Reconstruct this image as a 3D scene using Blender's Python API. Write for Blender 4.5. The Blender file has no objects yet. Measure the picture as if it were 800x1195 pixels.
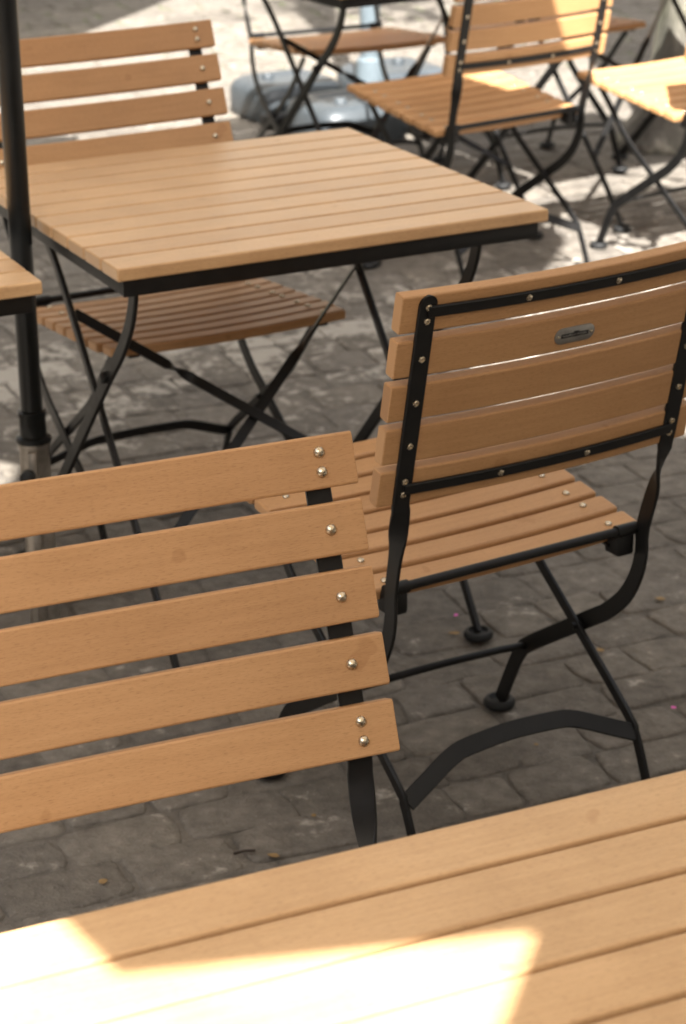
import bpy, math, random
from mathutils import Vector, Matrix
R = math.radians
random.seed(7)
scene = bpy.context.scene
COL = scene.collection

# ------------------------------------------------------------------ materials
def new_mat(name):
    m = bpy.data.materials.new(name); m.use_nodes = True
    nt = m.node_tree; nt.nodes.clear()
    out = nt.nodes.new('ShaderNodeOutputMaterial'); b = nt.nodes.new('ShaderNodeBsdfPrincipled')
    nt.links.new(b.outputs[0], out.inputs[0])
    return m, nt, b
def N(nt, t, **kw):
    n = nt.nodes.new(t)
    for k, v in kw.items():
        if k.startswith('i_'):
            n.inputs[k[2:].replace('_', ' ')].default_value = v
        else: setattr(n, k, v)
    return n
def ramp(nt, stops, interp='LINEAR'):
    r = nt.nodes.new('ShaderNodeValToRGB'); cr = r.color_ramp; cr.interpolation = interp
    cr.elements[0].position, cr.elements[0].color = stops[0][0], (*stops[0][1], 1)
    cr.elements[1].position, cr.elements[1].color = stops[1][0], (*stops[1][1], 1)
    for p, c in stops[2:]:
        e = cr.elements.new(p); e.color = (*c, 1)
    return r
def mix(nt, blend, fac, a, b):
    m = nt.nodes.new('ShaderNodeMix'); m.data_type = 'RGBA'; m.blend_type = blend
    for sock, v in ((m.inputs[0], fac), (m.inputs[6], a), (m.inputs[7], b)):
        if hasattr(v, 'is_linked') or isinstance(v, bpy.types.NodeSocket): nt.links.new(v, sock)
        else: sock.default_value = v if not isinstance(v, tuple) else (*v, 1)
    return m.outputs[2]
def math_n(nt, op, a, b=None, clamp=False):
    m = nt.nodes.new('ShaderNodeMath'); m.operation = op; m.use_clamp = clamp
    for i, v in enumerate((a, b)):
        if v is None: continue
        if isinstance(v, bpy.types.NodeSocket): nt.links.new(v, m.inputs[i])
        else: m.inputs[i].default_value = v
    return m.outputs[0]

def wood_mat(name, c_dark, c_mid, c_light, rough=0.5, coat=0.0, dirt=0.35):
    m, nt, b = new_mat(name)
    uv = N(nt, 'ShaderNodeUVMap', uv_map='grain')
    mp = N(nt, 'ShaderNodeMapping'); mp.inputs['Scale'].default_value = (9, 150, 1)
    nt.links.new(uv.outputs[0], mp.inputs[0])
    n1 = N(nt, 'ShaderNodeTexNoise', i_Scale=1.0, i_Detail=5.0, i_Roughness=0.6, i_Distortion=0.4)
    nt.links.new(mp.outputs[0], n1.inputs['Vector'])
    mp2 = N(nt, 'ShaderNodeMapping'); mp2.inputs['Scale'].default_value = (130, 900, 1)
    nt.links.new(uv.outputs[0], mp2.inputs[0])
    n2 = N(nt, 'ShaderNodeTexNoise', i_Scale=1.0, i_Detail=3.0, i_Roughness=0.55)
    nt.links.new(mp2.outputs[0], n2.inputs['Vector'])
    geo = N(nt, 'ShaderNodeNewGeometry')
    r1 = ramp(nt, [(0.28, c_dark), (0.72, c_light), (0.5, c_mid)])
    nt.links.new(n1.outputs[0], r1.inputs[0])
    # short dark pores along the grain
    r2 = ramp(nt, [(0.30, (0.62, 0.56, 0.50)), (0.47, (1, 1, 1))])
    nt.links.new(n2.outputs[0], r2.inputs[0])
    c = mix(nt, 'MULTIPLY', 0.60, r1.outputs[0], r2.outputs[0])
    # each board its own tone
    r3 = ramp(nt, [(0.0, (0.84, 0.80, 0.77)), (1.0, (1.10, 1.10, 1.10)), (0.5, (0.98, 0.98, 0.98))])
    nt.links.new(geo.outputs['Random Per Island'], r3.inputs[0])
    c = mix(nt, 'MULTIPLY', 0.75, c, r3.outputs[0])
    # weathering blotches and water stains
    tc = N(nt, 'ShaderNodeTexCoord')
    n3 = N(nt, 'ShaderNodeTexNoise', i_Scale=7.0, i_Detail=4.0, i_Roughness=0.6)
    nt.links.new(tc.outputs['Object'], n3.inputs['Vector'])
    r4 = ramp(nt, [(0.32, (0.80, 0.76, 0.71)), (0.55, (1, 1, 1)), (0.8, (1.06, 1.05, 1.04))])
    nt.links.new(n3.outputs[0], r4.inputs[0])
    c = mix(nt, 'MULTIPLY', dirt, c, r4.outputs[0])
    n5 = N(nt, 'ShaderNodeTexNoise', i_Scale=16.0, i_Detail=2.0, i_Roughness=0.5)
    nt.links.new(tc.outputs['Object'], n5.inputs['Vector'])
    r5 = ramp(nt, [(0.70, (1, 1, 1)), (0.725, (0.80, 0.73, 0.66))])
    nt.links.new(n5.outputs[0], r5.inputs[0])
    c = mix(nt, 'MULTIPLY', 0.6, c, r5.outputs[0])
    nt.links.new(c, b.inputs['Base Color'])
    rr = N(nt, 'ShaderNodeMapRange'); rr.inputs['To Min'].default_value = rough - .08; rr.inputs['To Max'].default_value = rough + .14
    nt.links.new(n3.outputs[0], rr.inputs[0]); nt.links.new(rr.outputs[0], b.inputs['Roughness'])
    b.inputs['Specular IOR Level'].default_value = 0.42
    bp = N(nt, 'ShaderNodeBump', i_Strength=0.22, i_Distance=0.0008)
    s = math_n(nt, 'ADD', math_n(nt, 'MULTIPLY', n2.outputs[0], 1.0), math_n(nt, 'MULTIPLY', n1.outputs[0], 0.8))
    nt.links.new(s, bp.inputs['Height']); nt.links.new(bp.outputs[0], b.inputs['Normal'])
    return m

def metal_mat(name, col, rough=0.42, metallic=0.0, var=0.35, scale=40.0, bump=0.12, spec=0.5):
    m, nt, b = new_mat(name)
    tc = N(nt, 'ShaderNodeTexCoord')
    n = N(nt, 'ShaderNodeTexNoise', i_Scale=scale, i_Detail=5.0, i_Roughness=0.62)
    nt.links.new(tc.outputs['Object'], n.inputs['Vector'])
    lo = tuple(x * (1 - var) for x in col); hi = tuple(x * (1 + var) for x in col)
    r = ramp(nt, [(0.3, lo), (0.7, hi)]); nt.links.new(n.outputs[0], r.inputs[0])
    nt.links.new(r.outputs[0], b.inputs['Base Color'])
    mr = N(nt, 'ShaderNodeMapRange'); mr.inputs['To Min'].default_value = rough - .1; mr.inputs['To Max'].default_value = rough + .15
    nt.links.new(n.outputs[0], mr.inputs[0]); nt.links.new(mr.outputs[0], b.inputs['Roughness'])
    b.inputs['Metallic'].default_value = metallic; b.inputs['Specular IOR Level'].default_value = spec
    n2 = N(nt, 'ShaderNodeTexNoise', i_Scale=scale * 9, i_Detail=2.0)
    nt.links.new(tc.outputs['Object'], n2.inputs['Vector'])
    bp = N(nt, 'ShaderNodeBump', i_Strength=bump, i_Distance=0.0008)
    nt.links.new(n2.outputs[0], bp.inputs['Height']); nt.links.new(bp.outputs[0], b.inputs['Normal'])
    return m

M_WOOD = wood_mat('wood_chair', (0.435, 0.231, 0.099), (0.472, 0.256, 0.112), (0.502, 0.278, 0.126), 0.48)
M_TOP = wood_mat('wood_tabletop', (0.505, 0.305, 0.150), (0.55, 0.340, 0.171), (0.59, 0.370, 0.192), 0.30, dirt=0.6)
M_IRON = metal_mat('black_painted_iron', (0.0065, 0.0062, 0.006), 0.42, spec=0.32)
M_RUB = metal_mat('black_rubber', (0.011, 0.011, 0.011), 0.6, bump=0.3, spec=.35)
M_NICK = metal_mat('nickel_screw', (0.62, 0.53, 0.40), 0.25, 1.0, 0.25, 300, 0.05)
M_PLATE = metal_mat('brushed_plate', (0.33, 0.32, 0.30), 0.33, 0.8, 0.15, 80, 0.05)
M_INK = metal_mat('plate_ink', (0.006, 0.006, 0.006), 0.5)
M_GALV = metal_mat('galvanised_steel', (0.30, 0.27, 0.235), 0.38, 0.85, 0.35, 30, 0.1)
M_POLE = metal_mat('dark_pole_paint', (0.008, 0.009, 0.0092), 0.30, 0.0, 0.3, 12, 0.05, 0.28)
M_BLUE = metal_mat('pale_blue_plastic', (0.046, 0.054, 0.060), 0.42, 0.0, 0.16, 6, 0.05)
M_BLUEPOLE = metal_mat('pale_blue_paint', (0.105, 0.130, 0.145), 0.40, 0.0, 0.08, 20, 0.05)

def canopy_mat():
    m = bpy.data.materials.new('cream_canvas'); m.use_nodes = True
    nt = m.node_tree; nt.nodes.clear()
    out = N(nt, 'ShaderNodeOutputMaterial'); d = N(nt, 'ShaderNodeBsdfDiffuse'); t = N(nt, 'ShaderNodeBsdfTranslucent')
    w = N(nt, 'ShaderNodeTexNoise', i_Scale=3.0, i_Detail=4.0)
    tc = N(nt, 'ShaderNodeTexCoord'); nt.links.new(tc.outputs['Object'], w.inputs['Vector'])
    r = ramp(nt, [(0.3, (0.66, 0.58, 0.46)), (0.7, (0.74, 0.66, 0.54))]); nt.links.new(w.outputs[0], r.inputs[0])
    nt.links.new(r.outputs[0], d.inputs[0]); nt.links.new(r.outputs[0], t.inputs[0])
    ms = N(nt, 'ShaderNodeMixShader'); ms.inputs[0].default_value = 0.14
    nt.links.new(d.outputs[0], ms.inputs[1]); nt.links.new(t.outputs[0], ms.inputs[2]); nt.links.new(ms.outputs[0], out.inputs[0])
    return m
M_CANVAS = canopy_mat()

def stone_mat(name, joint=False):
    m, nt, b = new_mat(name)
    tc = N(nt, 'ShaderNodeTexCoord'); geo = N(nt, 'ShaderNodeNewGeometry')
    P = tc.outputs['Object']
    n1 = N(nt, 'ShaderNodeTexNoise', i_Scale=28.0, i_Detail=8.0, i_Roughness=0.68); nt.links.new(P, n1.inputs['Vector'])
    n2 = N(nt, 'ShaderNodeTexNoise', i_Scale=2.3, i_Detail=4.0, i_Roughness=0.6); nt.links.new(P, n2.inputs['Vector'])
    n3 = N(nt, 'ShaderNodeTexNoise', i_Scale=160.0, i_Detail=3.0, i_Roughness=0.6); nt.links.new(P, n3.inputs['Vector'])
    if joint:
        base = ramp(nt, [(0.3, (0.085, 0.075, 0.062)), (0.7, (0.200, 0.177, 0.150))])
        nt.links.new(n1.outputs[0], base.inputs[0]); c = base.outputs[0]
    else:
        base = ramp(nt, [(0.30, (0.110, 0.097, 0.081)), (0.72, (0.236, 0.211, 0.180)), (0.5, (0.164, 0.146, 0.123))])
        nt.links.new(n1.outputs[0], base.inputs[0])
        r3 = ramp(nt, [(0.0, (0.82, 0.81, 0.80)), (1.0, (1.12, 1.11, 1.09)), (0.5, (0.97, 0.97, 0.98))])
        nt.links.new(geo.outputs['Random Per Island'], r3.inputs[0])
        c = mix(nt, 'MULTIPLY', 1.0, base.outputs[0], r3.outputs[0])
    r2 = ramp(nt, [(0.35, (0.80, 0.79, 0.79)), (0.65, (1.12, 1.11, 1.09))]); nt.links.new(n2.outputs[0], r2.inputs[0])
    c = mix(nt, 'MULTIPLY', 0.8, c, r2.outputs[0])
    # pale mineral specks and grit
    sp = ramp(nt, [(0.66, (0, 0, 0)), (0.74, (1, 1, 1))]); nt.links.new(n3.outputs[0], sp.inputs[0])
    c = mix(nt, 'MIX', math_n(nt, 'MULTIPLY', sp.outputs[0], 0.45), c, (0.42, 0.39, 0.34))
    # worn limey crust on some stone tops (patchy, strongest in one belt of the square)
    n4 = N(nt, 'ShaderNodeTexNoise', i_Scale=7.0, i_Detail=7.0, i_Roughness=0.66); nt.links.new(P, n4.inputs['Vector'])
    sx = N(nt, 'ShaderNodeSeparateXYZ'); nt.links.new(P, sx.inputs[0])
    belt = N(nt, 'ShaderNodeTexNoise', i_Scale=0.9, i_Detail=1.0); nt.links.new(P, belt.inputs['Vector'])
    by = math_n(nt, 'SUBTRACT', 1.0, math_n(nt, 'MULTIPLY', math_n(nt, 'ABSOLUTE', math_n(nt, 'SUBTRACT', math_n(nt, 'SUBTRACT', sx.outputs[1], math_n(nt, 'MULTIPLY', sx.outputs[0], 0.35)), 5.45)), 1.0), clamp=True)
    if not joint:
        isl = math_n(nt, 'GREATER_THAN', math_n(nt, 'FRACT', math_n(nt, 'MULTIPLY', geo.outputs['Random Per Island'], 7.31)), 0.55)
        k = math_n(nt, 'ADD', math_n(nt, 'MULTIPLY', by, math_n(nt, 'ADD', math_n(nt, 'MULTIPLY', isl, 0.12), 0.11)), math_n(nt, 'SUBTRACT', n4.outputs[0], 0.63))
        k = math_n(nt, 'ADD', k, math_n(nt, 'MULTIPLY', math_n(nt, 'SUBTRACT', n1.outputs[0], 0.5), 0.35))
        k = math_n(nt, 'MULTIPLY', k, 9.0, clamp=True)
        c = mix(nt, 'MIX', math_n(nt, 'MULTIPLY', k, 0.72), c, (0.47, 0.43, 0.37))
    else:
        # moss in the far joints
        my = N(nt, 'ShaderNodeMapRange'); my.inputs['From Min'].default_value = 8.6; my.inputs['From Max'].default_value = 10.2
        nt.links.new(sx.outputs[1], my.inputs[0])
        k = math_n(nt, 'MULTIPLY', math_n(nt, 'SUBTRACT', n4.outputs[0], 0.42), 8.0, clamp=True)
        c = mix(nt, 'MIX', math_n(nt, 'MULTIPLY', k, my.outputs[0]), c, (0.10, 0.15, 0.035))
    nt.links.new(c, b.inputs['Base Color'])
    b.inputs['Roughness'].default_value = 0.8; b.inputs['Specular IOR Level'].default_value = 0.3
    bp = N(nt, 'ShaderNodeBump', i_Strength=1.0, i_Distance=0.012)
    s = math_n(nt, 'ADD', n1.outputs[0], math_n(nt, 'MULTIPLY', n3.outputs[0], 0.35))
    nt.links.new(s, bp.inputs['Height']); nt.links.new(bp.outputs[0], b.inputs['Normal'])
    return m
M_SETT = stone_mat('granite_sett'); M_JOINT = stone_mat('joint_sand', True)

def bark_mat():
    m, nt, b = new_mat('tree_bark')
    tc = N(nt, 'ShaderNodeTexCoord')
    mp = N(nt, 'ShaderNodeMapping'); mp.inputs['Scale'].default_value = (1, 1, 0.35); nt.links.new(tc.outputs['Object'], mp.inputs[0])
    n = N(nt, 'ShaderNodeTexNoise', i_Scale=6.5, i_Detail=9.0, i_Roughness=0.72); nt.links.new(mp.outputs[0], n.inputs['Vector'])
    n2 = N(nt, 'ShaderNodeTexNoise', i_Scale=3.0, i_Detail=3.0); nt.links.new(tc.outputs['Object'], n2.inputs['Vector'])
    r = ramp(nt, [(0.3, (0.035, 0.031, 0.026)), (0.62, (0.38, 0.345, 0.29)), (0.5, (0.14, 0.126, 0.106))]); nt.links.new(n.outputs[0], r.inputs[0])
    r2 = ramp(nt, [(0.4, (1, 1, 1)), (0.62, (0.78, 0.88, 0.62))]); nt.links.new(n2.outputs[0], r2.inputs[0])
    nt.links.new(mix(nt, 'MULTIPLY', 0.8, r.outputs[0], r2.outputs[0]), b.inputs['Base Color'])
    b.inputs['Roughness'].default_value = 0.9
    bp = N(nt, 'ShaderNodeBump', i_Strength=0.9, i_Distance=0.03); nt.links.new(n.outputs[0], bp.inputs['Height']); nt.links.new(bp.outputs[0], b.inputs['Normal'])
    return m
M_BARK = bark_mat()
def leaf_mat():
    m, nt, b = new_mat('tree_leaf')
    geo = N(nt, 'ShaderNodeNewGeometry')
    r = ramp(nt, [(0.0, (0.035, 0.075, 0.018)), (1.0, (0.10, 0.16, 0.04))]); nt.links.new(geo.outputs['Random Per Island'], r.inputs[0])
    nt.links.new(r.outputs[0], b.inputs['Base Color']); b.inputs['Roughness'].default_value = 0.5
    return m
M_LEAF = leaf_mat()

# ------------------------------------------------------------------ mesh builder
class MB:
    def __init__(s): s.v = []; s.f = []; s.uv = []
    def add(s, verts, faces, uvs=None):
        o = len(s.v); s.v += [tuple(p) for p in verts]
        for i, f in enumerate(faces):
            s.f.append([o + k for k in f]); s.uv.append(uvs[i] if uvs else [(0, 0)] * len(f))
    def sweep(s, rings, uoff=0.0, closed=False, caps=True, lens=None):
        """rings: list of equal-length lists of points"""
        n = len(rings[0]); vs = [p for r in rings for p in r]; fs = []; us = []
        if lens is None:
            lens = [0.0]
            for a, b in zip(rings, rings[1:]):
                lens.append(lens[-1] + (sum(b, Vector()) / n - sum(a, Vector()) / n).length)
        per = [0.0]
        big = max(rings, key=lambda r: (r[0] - r[n // 2]).length)
        for k in range(n): per.append(per[-1] + (big[(k + 1) % n] - big[k]).length)
        vo = random.random() * 20
        for i in range(len(rings) - 1):
            for k in range(n):
                k2 = (k + 1) % n
                fs.append([i * n + k, i * n + k2, (i + 1) * n + k2, (i + 1) * n + k])
                us.append([(lens[i] + uoff, per[k] + vo), (lens[i] + uoff, per[k + 1] + vo), (lens[i + 1] + uoff, per[k + 1] + vo), (lens[i + 1] + uoff, per[k] + vo)])
        if caps:
            fs.append(list(range(n))[::-1]); us.append([(uoff + random.random() * .01, vo)] * n)
            q = (len(rings) - 1) * n
            fs.append([q + k for k in range(n)]); us.append([(uoff + lens[-1], vo)] * n)
        s.add(vs, fs, us)
    def bar(s, path, wdirs, w, t, cham=None, endinset=0.0):
        """flat bar: path points, width direction per point; thickness dir from tangent"""
        ch = cham if cham is not None else min(w, t) * 0.22
        a, b = w / 2, t / 2
        sec = [(a - ch, -b), (a, -b + ch), (a, b - ch), (a - ch, b), (-a + ch, b), (-a, b - ch), (-a, -b + ch), (-a + ch, -b)]
        rings = []
        for i, p in enumerate(path):
            p = Vector(p)
            tg = (Vector(path[min(i + 1, len(path) - 1)]) - Vector(path[max(i - 1, 0)])).normalized()
            wd = Vector(wdirs[i]); wd = (wd - tg * wd.dot(tg)).normalized(); nd = tg.cross(wd)
            rings.append([p + wd * x + nd * y for x, y in sec])
        s.sweep(rings)
    def tube(s, path, r, n=12, taper=None):
        rings = []; prev = None
        for i, p in enumerate(path):
            p = Vector(p); tg = (Vector(path[min(i + 1, len(path) - 1)]) - Vector(path[max(i - 1, 0)])).normalized()
            if prev is None:
                prev = tg.orthogonal().normalized()
            a = (prev - tg * prev.dot(tg)).normalized(); prev = a; b = tg.cross(a)
            rr = r if taper is None else r * taper[i]
            rings.append([p + (a * math.cos(2 * math.pi * k / n) + b * math.sin(2 * math.pi * k / n)) * rr for k in range(n)])
        s.sweep(rings)
    def lathe(s, prof, c=(0, 0, 0), axis=(0, 0, 1), n=20):
        ax = Vector(axis).normalized(); a = ax.orthogonal().normalized(); b = ax.cross(a); c = Vector(c)
        rings = [[c + ax * z + (a * math.cos(2 * math.pi * k / n) + b * math.sin(2 * math.pi * k / n)) * max(r, 1e-5) for k in range(n)] for r, z in prof]
        s.sweep(rings)
    def board(s, p0, p1, wd, nd, w, t, sag=0.0, sagdir=None, rnd=0.003, seg=1, endr=0.002):
        """rounded wooden board from p0 to p1, width along wd, thickness along nd (p0,p1 on its mid-plane)"""
        p0, p1, wd, nd = Vector(p0), Vector(p1), Vector(wd).normalized(), Vector(nd).normalized()
        sd = Vector(sagdir) if sagdir is not None else nd
        L = (p1 - p0).length; tg = (p1 - p0) / L; a, b, r = w / 2, t / 2, rnd
        q = r * 0.3
        sec0 = [(a - r, -b), (a - q, -b + q), (a, -b + r), (a, b - r), (a - q, b - q), (a - r, b), (-a + r, b), (-a + q, b - q), (-a, b - r), (-a, -b + r), (-a + q, -b + q), (-a + r, -b)]
        def ring(u, sc):
            c = p0 + tg * u + sd * (sag * (1 - (2 * u / L - 1) ** 2))
            return [c + wd * (x - math.copysign(sc, x)) + nd * (y - math.copysign(sc, y)) for x, y in sec0]
        us = [0.0, endr * .35, endr] + [endr + (L - 2 * endr) * k / seg for k in range(1, seg)] + [L - endr, L - endr * .35, L]
        scs = [endr, endr * .3, 0] + [0] * (seg - 1) + [0, endr * .3, endr]
        s.sweep([ring(u, k) for u, k in zip(us, scs)], uoff=random.random() * 30, lens=us)
    def box(s, c, sx, sy, sz, ux=(1, 0, 0), uy=(0, 1, 0), r=0.002):
        c = Vector(c); ux = Vector(ux); uy = Vector(uy); uz = ux.cross(uy)
        s.board(c - ux * sx / 2, c + ux * sx / 2, uy, uz, sy, sz, rnd=r, endr=r)
    def build(s, name, mat, parent=None, angle=40):
        me = bpy.data.meshes.new(name); me.from_pydata(s.v, [], s.f)
        ul = me.uv_layers.new(name='grain'); k = 0
        flat = [c for u in s.uv for p in u for c in p]
        ul.data.foreach_set('uv', flat)
        me.polygons.foreach_set('use_smooth', [True] * len(me.polygons))
        me.set_sharp_from_angle(angle=R(angle))
        me.materials.append(mat); me.update()
        o = bpy.data.objects.new(name, me); COL.objects.link(o)
        if parent: o.parent = parent
        return o

def smooth_path(pts, step=0.012):
    """Catmull-Rom through tuples (any length)"""
    out = []
    n = len(pts)
    for i in range(n - 1):
        p0, p1, p2, p3 = pts[max(i - 1, 0)], pts[i], pts[i + 1], pts[min(i + 2, n - 1)]
        d = math.dist(p1[:3], p2[:3]); k = max(1, int(d / step))
        for j in range(k):
            t = j / k
            out.append(tuple(0.5 * (2 * b + (c - a) * t + (2 * a - 5 * b + 4 * c - d_) * t * t + (3 * b - a - 3 * c + d_) * t ** 3) for a, b, c, d_ in zip(p0, p1, p2, p3)))
    out.append(tuple(pts[-1])); return out

def tag(o, label=None, cat=None, group=None, kind=None):
    if label: o['label'] = label
    if cat: o['category'] = cat
    if group: o['group'] = group
    if kind: o['kind'] = kind
def empty(name, loc=(0, 0, 0), rz=0.0):
    o = bpy.data.objects.new(name, None); COL.objects.link(o); o.location = loc; o.rotation_euler = (0, 0, rz); o.empty_display_size = 0.1
    return o
def copy_tree(o, parent=None):
    c = o.copy(); COL.objects.link(c); c.parent = parent
    for k in o.children: copy_tree(k, c)
    return c

# ------------------------------------------------------------------ chair
XS, XB, WS = 0.2145, 0.2215, 0.2375      # strap half spacing low / at back, seat half width
SAG = 0.013
def make_chair(y0, z0, dy, dz, plate=False, zr=0.4214):
    """y0,z0: rear face of the strap behind the top slat's centre; dy,dz step to the next slat down"""
    root = empty('folding_chair')
    L = math.hypot(dy, dz); dn = Vector((0, dy / L, dz / L)); up = -dn; fw = Vector((0, -dz / L, dy / L))   # fw: towards the sitter
    sp = lambda i: Vector((0, y0 + i * dy, z0 + i * dz))
    # ---- seat
    mb = MB(); ns = 8; zf, yf = 0.4786, 0.4138
    sd = Vector((0, yf, zf - zr)).normalized(); sn = Vector((1, 0, 0)).cross(sd)
    tot = math.hypot(yf, zf - zr); pitch = tot / ns
    pts = []
    for i in range(ns):
        c = Vector((0, 0, zr)) + sd * (pitch * (i + .5)) - sn * 0.009
        hw = WS - (0.006 if i == ns - 1 else 0)
        mb.board(c - Vector((hw, 0, 0)), c + Vector((hw, 0, 0)), sd, sn, pitch - 0.0095, 0.018, sag=-0.006, sagdir=sn, rnd=0.004, seg=8, endr=0.0035)
        pts.append(c)
    seat = mb.build('seat', M_WOOD, root, 19)
    for sx in (-1, 1):
        for i in range(ns):
            q = pts[i] + sn * 0.0088 + Vector((sx * (WS - 0.045), 0, 0)) + sd * (0.006 if i % 2 else -0.004)
            m = MB(); m.lathe([(0, -.003), (.0056, -.003), (.0056, .0002), (.0044, .0016), (.002, .0024), (0, .0025)], q, sn, 12); m.build('screw', M_NICK, seat)
    mb = MB()
    for sx in (-1, 1):
        a = Vector((sx * 0.186, 0.0, zr)) - sn * 0.0225; b = a + sd * tot * 0.97
        mb.bar([a, b], [(1, 0, 0)] * 2, 0.02, 0.006)
    mb.build('seat_frame', M_IRON, root)
    # rear rail above the last slat, with sleeves and brackets
    mb = MB(); yr, zrail = -0.014, zr + 0.004
    mb.tube([(-XS, yr, zrail), (XS, yr, zrail)], 0.0068, 14)
    for sx in (-1, 1):
        mb.tube([(sx * XS, yr, zrail), (sx * (XS - 0.036), yr, zrail)], 0.0095, 14)
        mb.box((sx * (XS - 0.020), yr + .012, zrail - 0.022), 0.03, 0.034, 0.034, r=.004)
    mb.build('seat_rail', M_IRON, root)
    # ---- side bars: back strap, twist, curve under the seat, front foot
    s0, s4 = sp(-0.20), sp(4.24)
    prof = [(s0.y, s0.z, 0), (sp(1).y, sp(1).z, 0), (sp(3).y, sp(3).z, 0), (s4.y, s4.z, 0.0)]
    zt = s4.z
    tw = [(0.86, .10), (0.64, .5), (0.42, .93)]
    ye, ze = -0.030, 0.430
    for k, th in tw: prof.append((ye + (s4.y - ye) * k, ze + (zt - ze) * k, th))
    prof += [(ye, ze, 1), (-0.029, 0.392, 1), (-0.020, 0.355, 1), (0.004, 0.312, 1), (0.045, 0.272, 1), (0.085, 0.245, 1), (0.235, 0.146, 1), (0.262, 0.122, 1), (0.280, 0.092, 1), (0.318, 0.012, 1)]
    sbars = []
    for sx in (-1, 1):
        p3 = []
        for y, z, th in prof:
            x = XB if z > zt - .01 else (XS + (XB - XS) * max(0, min(1, (z - ze) / (zt - ze))))
            p3.append((sx * x, y, z, th))
        sm = smooth_path(p3, 0.010)
        path = [Vector(p[:3]) for p in sm]; wd = []
        for i, p in enumerate(sm):
            tg = (path[min(i + 1, len(path) - 1)] - path[max(i - 1, 0)]).normalized()
            inpl = Vector((1, 0, 0)).cross(tg).normalized(); th = max(0, min(1, p[3])) * math.pi / 2
            wd.append(Vector((1, 0, 0)) * math.cos(th) + inpl * math.sin(th) * sx)
        # flat rear face of the strap lies on sp(); centre it half a thickness forward at the back
        path = [p + fw * 0.0025 if sm[i][3] < .05 else p for i, p in enumerate(path)]
        mb = MB(); mb.bar(path, wd, 0.0265, 0.0055)
        # rounded top end
        mb.lathe([(0, -.0027), (.0132, -.0027), (.0132, .0027), (0, .0027)], path[0], fw, 20)
        bar = mb.build('side_bar', M_IRON, root); sbars.append(bar)
        f = MB(); f.lathe([(0.010, 0.0), (0.0225, 0.0), (0.0258, 0.004), (0.0258, 0.0105), (0.0225, 0.015), (0.018, 0.0158), (0.0155, 0.013), (0.013, 0.0105), (0, 0.0105)], (sx * XS, 0.320, 0), (0, 0, 1), 22)
        f.build('foot_pad', M_RUB, bar)
    # ---- rear legs (straight, crossing) with arched flat stretcher
    lp = [(0.345, 0.442), (0.30, 0.395), (0.245, 0.335), (0.195, 0.293), (-0.018, 0.138), (-0.042, 0.112), (-0.058, 0.080), (-0.088, 0.008)]
    for sx in (-1, 1):
        x = sx * (XS - 0.011)
        sm = smooth_path([(x, y, z) for y, z in lp], 0.012)
        wd = []
        for i in range(len(sm)):
            tg = (Vector(sm[min(i + 1, len(sm) - 1)]) - Vector(sm[max(i - 1, 0)])).normalized(); wd.append(Vector((1, 0, 0)).cross(tg))
        mb = MB(); mb.bar(sm, wd, 0.0175, 0.007)
        # pivot bolt where leg and side bar cross
        mb.lathe([(0, -.006), (.006, -.006), (.006, .012), (.003, .014), (0, .014)], (x - sx * .004, 0.105, 0.2285), (sx, 0, 0), 12)
        leg = mb.build('leg', M_IRON, root)
        f = MB(); f.lathe([(0.010, 0.0), (0.0225, 0.0), (0.0258, 0.004), (0.0258, 0.0105), (0.0225, 0.015), (0.018, 0.0158), (0.0155, 0.013), (0.013, 0.0105), (0, 0.0105)], (x, -0.088, 0), (0, 0, 1), 20)
        f.build('foot_pad', M_RUB, leg)
    xa = XS - 0.014
    ap = [(xa * a_, y_, z_) for a_, y_, z_ in ((-1, -.046, .112), (-.80, -.035, .128), (-.62, -.025, .143), (-.50, -.020, .151), (-.38, -.017, .154), (0, -.014, .157), (.38, -.017, .154), (.50, -.020, .151), (.62, -.025, .143), (.80, -.035, .128), (1, -.046, .112))]
    sm = smooth_path(ap, 0.012); mb = MB(); mb.bar(sm, [Vector((0, 0.62, 0.78))] * len(sm), 0.027, 0.005); mb.build('stretcher', M_IRON, root)
    cp = smooth_path([(-XS, .252, .134), (-XS + .05, .250, .140), (0, .247, .146), (XS - .05, .250, .140), (XS, .252, .134)], 0.02)
    mb = MB(); mb.tube(cp, 0.0065, 10); mb.build('crossbar', M_IRON, root)
    # ---- backrest
    mb = MB(); HL = 0.2575
    for i in range(5):
        c = sp(i) + fw * (0.0055 + 0.0095)
        mb.board(c - Vector((HL, 0, 0)), c + Vector((HL, 0, 0)), up, fw, 0.0525, 0.019, sag=-SAG, sagdir=fw, rnd=0.0026, seg=12, endr=0.0014)
    back = mb.build('backrest', M_WOOD, root, 19)
    offx = lambda x: -SAG * (1 - (x / HL) ** 2)
    for sx in (-1, 1):
        for i in range(5):
            for off in ((.0098, -.0098) if i in (0, 4) else (0.0,)):
                q = sp(i) + up * off + Vector((sx * XB, 0, 0))
                m = MB()
                qf = q + fw * (0.0245 + offx(XB) * 1.0)
                m.lathe([(0, -.004), (.0060, -.004), (.0060, .0004), (.0052, .0025), (.0032, .0040), (0, .0046)], qf, fw, 14)
                m.lathe([(0, -.003), (.0046, -.003), (.0046, .0015), (.0036, .0024), (.0022, .0024), (.002, .0012), (0, .0012)], q - fw * 0.0005, -fw, 12)
                m.build('screw', M_NICK, back)
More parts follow.
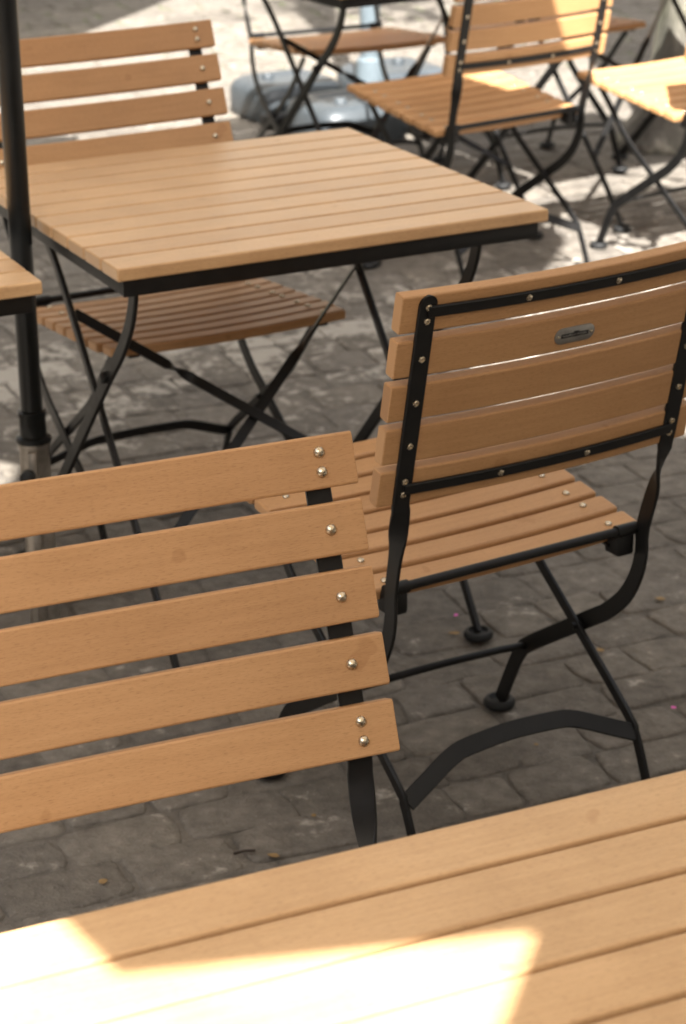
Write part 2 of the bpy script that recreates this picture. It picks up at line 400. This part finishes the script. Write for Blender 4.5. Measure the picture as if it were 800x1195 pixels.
    for i, dn_ in ((0, .004), (4, -.002)):
        c = sp(i) + up * dn_
        path = [c + Vector((XB * k / 10, 0, 0)) + fw * (offx(XB * k / 10) + 0.0025) for k in range(-10, 11)]
        m = MB(); m.bar(path, [up] * len(path), 0.0155, 0.0055); rail = m.build('back_rail', M_IRON, root)
        for x in (-.075, .068):
            q = c + Vector((x, 0, 0)) + fw * offx(x)
            m = MB(); m.lathe([(0, -.003), (.0046, -.003), (.0046, .0015), (.0034, .0024), (0, .0026)], q, -fw, 12); m.build('screw', M_NICK, rail)
    if plate:
        x = 0.0135; c = sp(1) + Vector((x, 0, 0)) - up * 0.003 + fw * (0.0055 + offx(x)); ex = Vector((1, 0, 0))
        hl, hr = 0.0205, 0.0118
        out = [c + ex * (hl * s_) + ex * (hr * math.cos(a)) + up * (hr * math.sin(a)) for s_, rng in ((1, range(-6, 7)), (-1, range(6, 19))) for a in [k * math.pi / 12 for k in rng]]
        n = len(out); m = MB(); sc = lambda k: [c + (p - c) * k for p in out]
        m.sweep([[p + fw * 0.0002 for p in out], [p - fw * 0.0009 for p in out], [p - fw * 0.0013 for p in sc(.965)]])
        pl = m.build('name_plate', M_PLATE, back)
        m = MB(); ctr = c - fw * 0.0014
        m.box(ctr, 0.044, 0.0060, 0.0004, ex, up, r=0.0001); m.box(ctr + up * 0.0036 + ex * 0.002, 0.009, 0.0026, 0.0004, ex, up, r=0.0001)
        m.build('lettering_band', M_INK, pl)
        m = MB(); rg = random.Random(3); xx = -0.0200
        while xx < 0.0200:                                   # worn, unreadable raised letters
            w = rg.choice((.0005, .0007, .0009)); h = rg.choice((.0024, .0030, .0018))
            m.box(ctr - fw * 0.0003 + ex * xx + up * rg.uniform(-.0006, .0006), w, h, 0.0003, ex, up, r=0.00005)
            if rg.random() < .55: m.box(ctr - fw * 0.0003 + ex * (xx + .0007) + up * rg.choice((-.0011, 0, .0011)), .0013, .0005, 0.0003, ex, up, r=0.00005)
            xx += rg.uniform(.0013, .0024)
        m.build('lettering', M_PLATE, pl)
        for s_ in (-1, 1):
            m = MB(); m.lathe([(0, -.001), (.0021, -.001), (.0021, .0008), (.0012, .0014), (0, .0015)], c - fw * 0.0013 + ex * s_ * (hl + .006), -fw, 10); m.build('rivet', M_NICK, pl)
    return root

UPR = dict(y0=-0.1287, z0=0.8455, dy=0.0140, dz=-0.0625)
REC = dict(y0=-0.195, z0=0.8825, dy=0.0241, dz=-0.0625, zr=0.448)
GC = 'wooden slat folding chairs'
c_right = make_chair(plate=True, **UPR); c_right.location = (0.2318, 3.0012, 0); c_right.rotation_euler[2] = 0.5434
tag(c_right, 'slatted folding chair seen from behind, small oval metal plate on its backrest', 'chair', GC)
c_front = make_chair(**REC); c_front.location = (-0.157, 1.8805, 0); c_front.rotation_euler[2] = 3.5423
tag(c_front, 'nearest folding chair, facing us behind the sunlit table, cut by the left edge', 'chair', GC)
c_s = copy_tree(c_front); c_s.location = (-0.387, 4.2967, 0); c_s.rotation_euler[2] = 3.6352
tag(c_s, 'folding chair facing us across the middle table, its back beside the dark pole', 'chair', GC)
c_d = make_chair(**UPR); c_d.location = (0.4466, 5.9441, 0); c_d.rotation_euler[2] = 0.6027
tag(c_d, 'folding chair beyond the middle table, a strip of sun on its shaded back', 'chair', GC)
c_e = copy_tree(c_d); c_e.location = (1.0737, 6.0863, 0); c_e.rotation_euler[2] = 0.5866
tag(c_e, 'folding chair with a brightly sunlit seat at the right edge', 'chair', GC)
c_g = copy_tree(c_front); c_g.location = (-0.052, 7.13, 0); c_g.rotation_euler[2] = 3.564
tag(c_g, 'folding chair under the far table, in front of the pale blue parasol stand', 'chair', GC)
c_h = copy_tree(c_front); c_h.location = (0.546, 7.33, 0); c_h.rotation_euler[2] = 3.62
tag(c_h, 'shaded folding chair just left of the tree trunk', 'chair', GC)

# ------------------------------------------------------------------ table
TW, TD, TZ = 0.7606, 0.7388, 0.74
def make_table():
    root = empty('folding_table')
    mb = MB(); nb = 10; p = TD / nb
    for i in range(nb):
        y = p * (i + .5)
        mb.board((0, y, TZ - .0105), (TW, y, TZ - .0105), (0, 1, 0), (0, 0, 1), p - .0058, 0.021, rnd=0.0028, seg=1, endr=0.0028)
    mb.build('tabletop', M_TOP, root, 19)
    i_, h = 0.017, 0.028; zc = TZ - .021 - h / 2 - .0005
    mb = MB()
    for y in (i_, TD - i_):
        mb.box((TW / 2, y, zc), TW - 2 * i_ + .008, .004, h, r=.001)
        mb.box((TW / 2, y + (.0125 if y < .3 else -.0125), zc + h / 2 - .0025), TW - 2 * i_, .021, .004, r=.001)
    for x in (i_, TW - i_):
        mb.box((x, TD / 2, zc), .004, TD - 2 * i_ - .006, h, r=.001)
        mb.box((x + (.0125 if x < .3 else -.0125), TD / 2, zc + h / 2 - .0075), .021, TD - 2 * i_ - .05, .004, r=.001)
    for x in (.20, TW - .20):
        mb.box((x, TD / 2, zc + h / 2 - .0025), .025, TD - 2 * i_ - .06, .004, r=.001)
    mb.build('table_frame', M_IRON, root)
    outer = [(.064, .706), (.070, .672), (.092, .622), (.140, .562), (.215, .490), (.43, .272), (.60, .10), (.688, .012)]
    inner = [(.615, .706), (.575, .682), (.535, .655), (.44, .562), (.17, .246), (.06, .112), (-.012, .012)]
    def leg(x, prof, w, t, nm='leg'):
        sm = smooth_path([(x, y, z) for y, z in prof], .015); wd = []
        for i in range(len(sm)):
            tg = (Vector(sm[min(i + 1, len(sm) - 1)]) - Vector(sm[max(i - 1, 0)])).normalized(); wd.append(Vector((1, 0, 0)).cross(tg))
        m = MB(); m.bar(sm, wd, w, t); return m
    for x, side in ((.050, 1), (.662, -1)):
        m = leg(x, outer, .025, .008)
        m.lathe([(0, -.014), (.0065, -.014), (.0065, .0), (0, .0)], (x - side * .002, .268, .437), (-side, 0, 0), 12)
        m.lathe([(.0, 0), (.010, 0), (.010, .008), (.006, .011), (0, .011)], (x - side * .004, .2, .505), (-side, 0, 0), 14)
        l = m.build('leg', M_IRON, root)
        f = MB(); f.lathe([(0.010, 0.0), (0.0225, 0.0), (0.0258, 0.004), (0.0258, 0.0105), (0.0225, 0.015), (0.018, 0.0158), (0.0155, 0.013), (0.013, 0.0105), (0, 0.0105)], (x, .688, 0), (0, 0, 1), 22); f.build('foot_pad', M_RUB, l)
    xi = (.074, .626)
    for x in xi:
        l = leg(x, inner, .0175, .009).build('leg', M_IRON, root)
        f = MB(); f.lathe([(0.010, 0.0), (0.0225, 0.0), (0.0258, 0.004), (0.0258, 0.0105), (0.0225, 0.015), (0.018, 0.0158), (0.0155, 0.013), (0.013, 0.0105), (0, 0.0105)], (x, -.012, 0), (0, 0, 1), 22); f.build('foot_pad', M_RUB, l)
    for a, b, dy, th0, th1 in (((xi[0] + .006, .44, .548), (xi[1] - .006, .12, .185), -.006, .5, 1.5), ((xi[1] - .006, .44, .548), (xi[0] + .006, .12, .185), .006, .06, .5)):
        a, b = Vector(a), Vector(b); d = b - a; n = 80; path = []; wd = []
        tg = d.normalized(); pl = Vector((0, .645, .764)); flat = tg.cross(pl).normalized()
        for k in range(n + 1):
            t = k / n; path.append(a + d * t + Vector((0, dy, 0)))
            th = (th0 + (th1 - th0) * max(0, min(1, (t - .25) / .07))) * math.pi
            wd.append(flat * math.cos(th) + pl * math.sin(th))
        m = MB(); m.bar(path, wd, .0185, .004); m.build('brace', M_IRON, root)
    return root
GT = 'wooden slat folding tables'
t_m = make_table(); t_m.location = (-0.3349, 3.3849, 0); t_m.rotation_euler[2] = 0.4589
tag(t_m, 'whole slatted folding table in the middle, fully in shade beside the dark pole', 'table', GT)
def place_table(x, y, a, label):
    t = copy_tree(t_m); t.location = (x, y, 0); t.rotation_euler[2] = a; tag(t, label, 'table', GT)
place_table(-0.0535, 0.804, 0.42, 'slatted tabletop in the foreground with a bright patch of sun at its left')
_a = 0.44; place_table(-0.441 - TW * math.cos(_a), 3.326 - TW * math.sin(_a), _a, 'table with only one corner showing at the left edge, before the dark pole')
place_table(0.010, 6.035, 0.55, 'far table whose black frame corner and curved legs show at the top edge')
place_table(0.735, 6.38, 0.59, 'far table at top right, only its crossed legs showing behind the sunlit seat')

# ------------------------------------------------------------------ parasols
def canopy_parts(root, cx, cy, zr, outline, rise=0.45, valance=0.12, ribs=True, pole_mat=None):
    """canvas over ribs: outline = rim points (x,y) around the mast at cx,cy"""
    m = MB(); n = len(outline); apex = Vector((cx, cy, zr + rise))
    top = [Vector((x, y, zr)) for x, y in outline]
    K = 5; vs = [apex]; fs = []
    for j in range(1, K + 1):
        t = j / K
        for p in top: q = apex.lerp(p, t); q.z -= 0.10 * math.sin(math.pi * t); vs.append(q)
    for i in range(n): fs.append([0, 1 + i, 1 + (i + 1) % n])
    for j in range(K - 1):
        for i in range(n):
            a = 1 + j * n; b = a + n; fs.append([a + i, b + i, b + (i + 1) % n, a + (i + 1) % n])
    b = 1 + (K - 1) * n
    for p in top: vs.append(p - Vector((0, 0, valance)))
    for i in range(n): fs.append([b + i, b + n + i, b + n + (i + 1) % n, b + (i + 1) % n])
    m.add(vs, fs); c = m.build('canopy', M_CANVAS, root, 25)
    for p in top[::max(1, n // 8)]:
        r = MB(); r.tube([apex - Vector((0, 0, .06)), apex.lerp(p, .5) - Vector((0, 0, .13)), p - Vector((0, 0, .02))], .009, 8); r.build('rib', M_GALV, c)
def ring_pts(cx, cy, r, n, rot=0.0): return [(cx + r * math.cos(rot + 2 * math.pi * k / n), cy + r * math.sin(rot + 2 * math.pi * k / n)) for k in range(n)]
def base_parts(root, cx, cy):
    m = MB(); m.lathe([(0, 0), (.30, 0), (.31, .012), (.30, .05), (.06, .075), (.05, .30), (0, .30)], (cx, cy, 0), (0, 0, 1), 36); m.build('base', M_GALV, root)

# the dark pole between the two tables
PX, PY = -0.523, 3.70
p0 = empty('parasol', (PX, PY, 0)); tag(p0, 'parasol with a dark round pole in a galvanised ground socket, between the two shaded tables', 'parasol')
m = MB(); m.tube([(0, 0, .30), (0, 0, 1.18)], .0188, 28); m.tube([(0, 0, 1.16), (0, 0, 2.98)], .0235, 28); m.lathe([(.0235, 1.25), (.026, 1.25), (.026, 1.265), (.0235, 1.265)], n=28); pole = m.build('pole', M_POLE, p0)
m = MB(); m.lathe([(.0176, .318), (.030, .318), (.031, .322), (.030, .327), (.0235, .330), (.0225, .362), (.0245, .365), (.0245, .373), (.0176, .375)], n=28); co_ = m.build('collar', M_POLE, p0); co_.location.z = .038
m = MB(); m.lathe([(0, 0), (.040, 0), (.040, .004), (.029, .006), (.026, .012), (.026, .350), (.029, .352), (.029, .356), (.018, .357)], n=28)
m.box((.0, -.028, .18), .016, .012, .33, r=.002)
sock = m.build('socket', M_GALV, p0)
m = MB(); m.tube([(-.004, -.026, .31), (-.006, -.05, .31)], .006, 12); m.lathe([(0, 0), (.010, .0), (.013, .004), (.013, .016), (.008, .020), (0, .020)], (-.006, -.046, .31), (0, -1, 0), 16); m.build('knob', M_RUB, sock)
canopy_parts(p0, 0, 0, 2.60, ring_pts(.177, .06, 1.22, 6, R(14)), rise=.40, valance=.10)

# ---- parasols standing outside the picture whose shade falls into it
SUNX, SUNY = 0.08, -0.90            # horizontal offset towards the sun per metre of height
def shade_parasol(name_label, corners_g, zr, mast=None):
    """corners given where their shadow meets the ground"""
    out = []
    cs = [(x + SUNX * zr, y + SUNY * zr) for x, y in corners_g]
    n = len(cs)
    for i in range(n):
        a, b = cs[i], cs[(i + 1) % n]
        for k in range(4): out.append((a[0] + (b[0] - a[0]) * k / 4, a[1] + (b[1] - a[1]) * k / 4))
    cx, cy = (sum(c[0] for c in cs) / n, sum(c[1] for c in cs) / n) if mast is None else mast
    root = empty('parasol', (cx, cy, 0)); tag(root, name_label, 'parasol')
    canopy_parts(root, 0, 0, zr, [(x - cx, y - cy) for x, y in out], rise=.35, valance=.0)
    m = MB(); m.tube([(0, 0, .05), (0, 0, zr + .3)], .024, 20); m.build('pole', M_POLE, root); base_parts(root, 0, 0)
def quad(c, d1, l1, d2, l2):
    c = Vector(c); a = Vector((math.cos(R(d1)), math.sin(R(d1)))) * l1; b = Vector((math.cos(R(d2)), math.sin(R(d2)))) * l2
    return [tuple(c), tuple(c + a), tuple(c + a + b), tuple(c + b)]
shade_edge_pts = [(-.229, 2.118), (2.3, 2.55), (2.5, 4.45), (.62, 4.70), (.30, 4.95), (.16, 5.42), (-.72, 5.32), (-1.05, 5.20), (-1.05, 4.84), (-.67, 4.66), (-.69, 4.40), (-.86, 4.05), (-.86, 3.15), (-.60, 2.71)]  # unseen canopy outline, drawn from the shade edges it has to cast
sr = empty('shadow_canopy', (2.5, 2.0, 0)); tag(sr, 'unseen cream canopy with its outline shaped to the shade over the middle table', 'shadow canopy')
zs_ = 2.45; m = MB(); cs = [Vector((x + SUNX * zs_ - 2.5, y + SUNY * zs_ - 2.0, zs_)) for x, y in shade_edge_pts]; cc = sum(cs, Vector()) / len(cs) - Vector((0, 0, .12))
vs1 = [cc] + [cc.lerp(p, .5) + Vector((0, 0, -.02)) for p in cs] + cs; n = len(cs)
m.add(vs1, [[0, 1 + k, 1 + (k + 1) % n] for k in range(n)] + [[1 + k, 1 + n + k, 1 + n + (k + 1) % n, 1 + (k + 1) % n] for k in range(n)]); m.build('fabric', M_CANVAS, sr, 30)
for px_, py_ in ((0.05, .45), (0.0, -1.75)):
    m = MB(); m.tube([(px_, py_, 0), (px_, py_, 2.9)], .035, 18); m.build('post', M_POLE, sr)
shade_parasol('square cream parasol shading the right of the foreground table', quad((.091, 2.208), 3, 4.2, 254, 4.6), 2.45)
shade_parasol('square cream parasol beyond the chair at the left, shading the paving there', quad((-1.18, 9.45), 71, 2.8, 161, 2.8), 2.45)

shade_parasol('small square cream parasol added out of view at the far left to shade the paving', quad((-.74, 6.45), 96, 1.35, 186, 1.8), 2.4)  # added out of view to darken the paving at the far left
# ---- pale blue parasol stand in the background
st = empty('parasol_stand', (0.115, 8.02, 0)); st.rotation_euler[2] = 0.5
tag(st, 'pale blue parasol stand with rounded weight blocks round its pole, behind the far table', 'parasol stand')
m = MB(); m.tube([(0, 0, .04), (0, 0, 2.0)], .036, 26); m.lathe([(.037, .10), (.055, .10), (.055, .12), (.048, .20), (.037, .21)], n=26); m.build('pole', M_BLUEPOLE, st)
m = MB(); m.box((0, 0, .03), .84, .07, .04, r=.008); m.box((0, 0, .031), .07, .84, .04, r=.008); m.build('cross_base', M_IRON, st)
for sx in (-1, 1):
    for sy in (-1, 1):
        m = MB(); c = Vector((sx * .215, sy * .215, 0)); h = .165; n = 28
        def sq(a, z, e=5.0):
            pts = []
            for k in range(n):
                th = 2 * math.pi * k / n; cc, ss = math.cos(th), math.sin(th)
                pts.append(c + Vector((math.copysign(abs(cc) ** (2 / e), cc) * a, math.copysign(abs(ss) ** (2 / e), ss) * a, z)))
            return pts
        m.sweep([sq(h, .0), sq(h + .005, .02), sq(h + .005, .085), sq(h - .006, .110), sq(h - .03, .124), sq(h - .07, .126), sq(h - .085, .118), sq(h - .10, .118)])
        m.lathe([(0, .116), (.022, .116), (.022, .134), (.018, .138), (0, .138)], c + Vector((sx * .05, sy * .05, 0)), n=16)
        m.build('weight_block', M_BLUE, st, 50)
m = MB(); m.tube([(0.03, 0, 1.02), (.10, 0, 1.02)], .008, 10); m.lathe([(0, 0), (.018, 0), (.018, .02), (0, .02)], (.10, 0, 1.02), (1, 0, 0), 16); m.build('knob', M_RUB, st)
m = MB(); m.tube([(0, 0, 1.95), (0, 0, 2.5), (0, 0, 3.3), (0, 0, 3.5)], .09, 18, [.5, 1.0, .7, .15]); m.build('folded_canopy', M_CANVAS, st)

# ------------------------------------------------------------------ tree at the right edge
tr = empty('tree', (1.47, 7.72, 0)); tag(tr, 'thick grey tree trunk at the top right corner behind the sunlit chair', 'tree')
m = MB(); rings = []; rg = random.Random(11); n = 40
ph = [rg.uniform(0, 6.28) for _ in range(6)]
for z in [0, .03, .08, .15, .25, .4, .6, .8, 1.0, 1.3, 1.7, 2.2, 2.8, 3.4]:
    fl = .26 * math.exp(-z / .16); ring = []
    for k in range(n):
        th = 2 * math.pi * k / n
        r = .385 - .03 * z + fl * (.55 + .45 * math.sin(5 * th + ph[0]) * .6) + .028 * math.sin(3 * th + ph[1] + z) + .016 * math.sin(9 * th + ph[2] + 2.2 * z) + .010 * math.sin(17 * th + ph[3] + 1.1 * z) + rg.uniform(-.008, .008)
        ring.append(Vector((r * math.cos(th), r * math.sin(th), z)))
    rings.append(ring)
m.sweep(rings); m.build('trunk', M_BARK, tr, 180)
for k in range(6):
    th = k * 1.05 + .3; d = Vector((math.cos(th), math.sin(th), 0))
    m = MB(); m.tube([Vector((0, 0, 2.9)) + d * .1, Vector((0, 0, 3.6)) + d * .5, Vector((0, 0, 4.3)) + d * 1.1, Vector((0, 0, 4.9)) + d * 1.7], .12, 10, [1, .8, .5, .2]); m.build('limb', M_BARK, tr)
m = MB(); rg = random.Random(5)
cl = []
for k in range(34):
    th = rg.uniform(0, 6.28); r = 2.0 * math.sqrt(rg.random()); cl.append(Vector((r * math.cos(th), r * math.sin(th) + .5, rg.uniform(4.1, 6.0))))
for c in cl:
    for _ in range(110):
        p = c + Vector((rg.gauss(0, .24), rg.gauss(0, .24), rg.gauss(0, .2)))
        a = Vector((rg.uniform(-1, 1), rg.uniform(-1, 1), rg.uniform(-.6, .6))).normalized(); b = a.orthogonal().normalized(); b.rotate(Matrix.Rotation(rg.uniform(0, 6), 3, a))
        l, w = rg.uniform(.05, .09), rg.uniform(.02, .035)
        m.add([p - a * l, p + b * w, p + a * l, p - b * w], [[0, 1, 2, 3]])
m.build('crown', M_LEAF, tr)

# ------------------------------------------------------------------ ground
m = MB(); S = 60.0
m.add([(-S, -S, -.0), (S, -S, -.0), (S, S, -.0), (-S, S, -.0)], [[0, 1, 2, 3]])
g = m.build('ground', M_JOINT); g.location.z = -0.0095; tag(g, kind='structure')
m = MB(); rg = random.Random(21); A = 0.40; ux = Vector((math.cos(A), math.sin(A), 0)); uy = Vector((-math.sin(A), math.cos(A), 0))
def inview(p):
    return 1.7 < p.y < 12.8 and abs(p.x) < 0.9 + p.y * .17
v = 0.0; rowk = 0
while v < 15:
    rh = rg.uniform(.100, .135); u = -6 + rg.uniform(0, .2); wob = [rg.uniform(-.012, .012) for _ in range(400)]
    j = 0
    while u < 9:
        w = rg.uniform(.10, .20); c = ux * (u + w / 2) + uy * (v + rh / 2)
        if inview(c):
            gpx = .0030
            j4 = lambda: rg.uniform(-.008, .008)
            cor = [Vector((u + gpx + j4(), v + gpx + j4())), Vector((u + w - gpx + j4(), v + gpx + j4())), Vector((u + w - gpx + j4(), v + rh - gpx + j4())), Vector((u + gpx + j4(), v + rh - gpx + j4()))]
            # rounded, slightly irregular outline
            pts = []
            for q in range(4):
                a, b2 = cor[q], cor[(q + 1) % 4]; pr = cor[q - 1]
                ca = a + (pr - a) * rg.uniform(.08, .2); cb = a + (b2 - a) * rg.uniform(.08, .2)
                pts += [ca, a * .55 + (ca + cb) * .225, cb]
                mid = a.lerp(b2, rg.uniform(.4, .6)); nrm = Vector((-(b2 - a).y, (b2 - a).x)).normalized(); pts.append(mid + nrm * rg.uniform(-.005, .004))
            cen = sum(pts, Vector((0, 0))) / len(pts)
            h0 = rg.uniform(-.0030, .002); tx, ty = rg.uniform(-.016, .016), rg.uniform(-.016, .016)
            n = len(pts)
            def lay(sc, z):
                out = []
                for p in pts:
                    q = cen + (p - cen) * sc; out.append(ux * q.x + uy * q.y + Vector((0, 0, z + h0 + (q.x - cen.x) * tx + (q.y - cen.y) * ty)))
                return out
            rings = [lay(1.0, -.015), lay(.99, -.0040), lay(.965, -.0012), lay(.88, .0), lay(.45, .0006)]
            vs = [p for r_ in rings for p in r_] + [ux * cen.x + uy * cen.y + Vector((0, 0, h0 + .0012))]
            fs = []
            for r_ in range(4):
                for k in range(n): k2 = (k + 1) % n; fs.append([r_ * n + k, r_ * n + k2, (r_ + 1) * n + k2, (r_ + 1) * n + k])
            for k in range(n): fs.append([4 * n + k, 4 * n + (k + 1) % n, 5 * n])
            m.add(vs, fs)
        u += w; j += 1
    v += rh
pv = m.build('paving', M_SETT, angle=60); pv.location.z = -0.004; tag(pv, kind='structure')

# ------------------------------------------------------------------ litter on the paving
M_PINK = metal_mat('pink_paper', (0.70, 0.10, 0.42), 0.6, 0, .1); M_DRY = metal_mat('dry_leaf', (0.26, 0.16, 0.06), 0.7, 0, .4, 60); M_TWIG = metal_mat('dark_twig', (0.035, 0.022, 0.015), 0.7, 0, .3)
def scrap(name, mat, x, y, r, label, cat, group=None, n=9, curl=.25, sx=1.0, rz=0.0, seed=1):
    rg = random.Random(seed); m = MB(); c = Vector((0, 0, .0022)); top = []; bot = []
    for k in range(n):
        th = 2 * math.pi * k / n; rr = r * rg.uniform(.8, 1.1); p = Vector((rr * math.cos(th) * sx, rr * math.sin(th), .0022 + r * curl * rg.uniform(0, 1))); top.append(p); bot.append(p - Vector((0, 0, .0006)))
    m.add(top + bot, [list(range(n)), list(range(2 * n - 1, n - 1, -1))] + [[n + k, n + (k + 1) % n, (k + 1) % n, k] for k in range(n)])
    o = m.build(name, mat); o.location = (x, y, 0); o.rotation_euler[2] = rz; tag(o, label, cat, group)
scrap('confetti', M_PINK, 0.1979, 3.7451, .0045, 'pink paper dot on the paving beneath the chair with the plate', 'confetti')
scrap('confetti', M_PINK, 0.5313, 3.3672, .0045, 'pink paper dot on the paving at the far right edge', 'confetti', seed=4)
LEAVES = [(0.191, 3.6686, 0.007, 1.5), (0.2978, 3.2442, 0.004, 1.2), (-0.1073, 2.9084, 0.006, 1.8), (-0.0491, 3.025, 0.004, 1.0), (0.4361, 3.5903, 0.006, 1.6), (0.1551, 4.8605, 0.012, 1.6), (-0.0987, 3.2264, 0.005, 1.2), (0.567, 3.8049, 0.007, 1.5), (-0.3447, 2.8428, 0.006, 1.3)]
for k, (x, y, r, sx) in enumerate(LEAVES): scrap('dry_leaf', M_DRY, x, y, r, 'small dry leaf scrap lying on the shaded paving', 'leaf', 'dry leaf scraps on the paving', 7, .3, sx, k * 1.3, 30 + k)
m = MB(); m.tube([(-.016, 0, .004), (0, .002, .0045), (.016, -.001, .004)], .0022, 7); o = m.build('twig', M_TWIG); o.location = (-0.1481, 2.9167, 0); o.rotation_euler[2] = .3; tag(o, 'short dark twig on the paving in front of the chair facing us', 'twig')

# ------------------------------------------------------------------ unseen houses added to cut sky light and bounce sunlight
def plaster(name, c):
    return metal_mat(name, c, 0.85, 0.0, 0.10, 3.0, 0.3, 0.2)
M_WALL = plaster('grey_plaster', (0.20, 0.175, 0.145)); M_ROOF = metal_mat('slate_roof', (0.07, 0.065, 0.062), 0.7, 0, .3, 6, .3); M_GLASS = metal_mat('window_glass', (0.02, 0.025, 0.03), 0.1, 0, .1)
M_TRIM = plaster('pale_window_trim', (0.45, 0.42, 0.37))
def added_house(x, y, w, d, h, rz, label):
    r = empty('added_house', (x, y, 0), rz); tag(r, label, 'added_house')
    m = MB(); m.board((-w / 2, 0, h / 2), (w / 2, 0, h / 2), (0, 1, 0), (0, 0, 1), d, h, rnd=.01, endr=.01); m.build('wall', M_WALL, r)
    m = MB(); a, b = w / 2 + .3, d / 2 + .3
    m.add([(-a, -b, h + .01), (a, -b, h + .01), (a, b, h + .01), (-a, b, h + .01), (-a + 1.5, 0, h + .9), (a - 1.5, 0, h + .9)], [[0, 1, 5, 4], [2, 3, 4, 5], [1, 2, 5], [3, 0, 4], [3, 2, 1, 0]]); m.build('roof', M_ROOF, r)
    for k in range(int(w // 2.6)):
        for lv in range(int(h // 2.8)):
            cx = -w / 2 + 1.3 + 2.6 * k; cz = 1.6 + 2.8 * lv
            m = MB(); f = d / 2
            for dx, dz_, sx_, sz_ in ((-.55, 0, .1, 1.7), (.55, 0, .1, 1.7), (0, .8, 1.0, .1), (0, -.8, 1.0, .12)): m.box((cx + dx, f + .03, cz + dz_), sx_, .12, sz_, r=.005)
            wf = m.build('window', M_TRIM, r); m = MB(); m.box((cx, f + .004, cz), 1.0, .02, 1.5, r=.002); m.build('pane', M_GLASS, wf)
added_house(2.0, 27.0, 34, 6, 11.0, R(180), 'tall plastered house at the far end, unseen, bouncing sunlight back')
added_house(0, -11.0, 30, 6, 6.0, 0, 'grey plastered house behind the camera, unseen, to cut sky light')
added_house(-13.0, 4.0, 26, 6, 8.5, R(-90), 'grey plastered house out of view on the left, to cut sky light')
added_house(13.0, 4.0, 26, 6, 8.5, R(90), 'grey plastered house out of view on the right, to cut sky light')

# ------------------------------------------------------------------ light, camera
w = bpy.data.worlds.new('World'); scene.world = w; w.use_nodes = True
nt = w.node_tree; bg = nt.nodes['Background']
sky = nt.nodes.new('ShaderNodeTexSky'); sky.sky_type = 'NISHITA'; sky.sun_disc = False
sun_dir = Vector((SUNX, SUNY, 1)).normalized()
el = math.asin(sun_dir.z); az = math.atan2(sun_dir.x, sun_dir.y)
sky.sun_elevation = el; sky.sun_rotation = az
sky.dust_density = 4.0; sky.air_density = 1.0; sky.ozone_density = 0.6
hs = nt.nodes.new('ShaderNodeHueSaturation'); hs.inputs['Saturation'].default_value = 0.28
nt.links.new(sky.outputs[0], hs.inputs['Color'])
nt.links.new(hs.outputs[0], bg.inputs[0]); bg.inputs[1].default_value = 0.054
sl = bpy.data.lights.new('sun', 'SUN'); sl.energy = 3.2; sl.angle = R(0.53); sl.color = (1.0, 0.975, 0.935)
so = bpy.data.objects.new('sun', sl); COL.objects.link(so); so.rotation_euler = (-sun_dir).to_track_quat('-Z', 'Y').to_euler(); so.location = (0, -4, 8)

F, PIT, ROL, H = 2700.57, R(21.4803), R(0.7514), 1.6747
cam = bpy.data.cameras.new('camera'); co = bpy.data.objects.new('camera', cam); COL.objects.link(co)
fwd = Vector((0, math.cos(PIT), -math.sin(PIT))); right = Vector((1, 0, 0)); down = -(right.cross(fwd))
Rv = right * math.cos(ROL) + down * math.sin(ROL); Dv = -right * math.sin(ROL) + down * math.cos(ROL)
mw = Matrix((Rv, -Dv, -fwd)).transposed().to_4x4(); mw.translation = (0, 0, H); co.matrix_world = mw
cam.sensor_fit = 'VERTICAL'; cam.sensor_height = 36.0; cam.lens = F * 36.0 / 1195.0; cam.clip_start = 0.05; cam.clip_end = 300
cam.dof.use_dof = True; cam.dof.focus_distance = 2.5; cam.dof.aperture_fstop = 9.0
scene.camera = co
vs_ = scene.view_settings; vs_.view_transform = 'Standard'; vs_.look = 'None'; vs_.exposure = 2.95; vs_.gamma = 1.0; vs_.use_curve_mapping = False
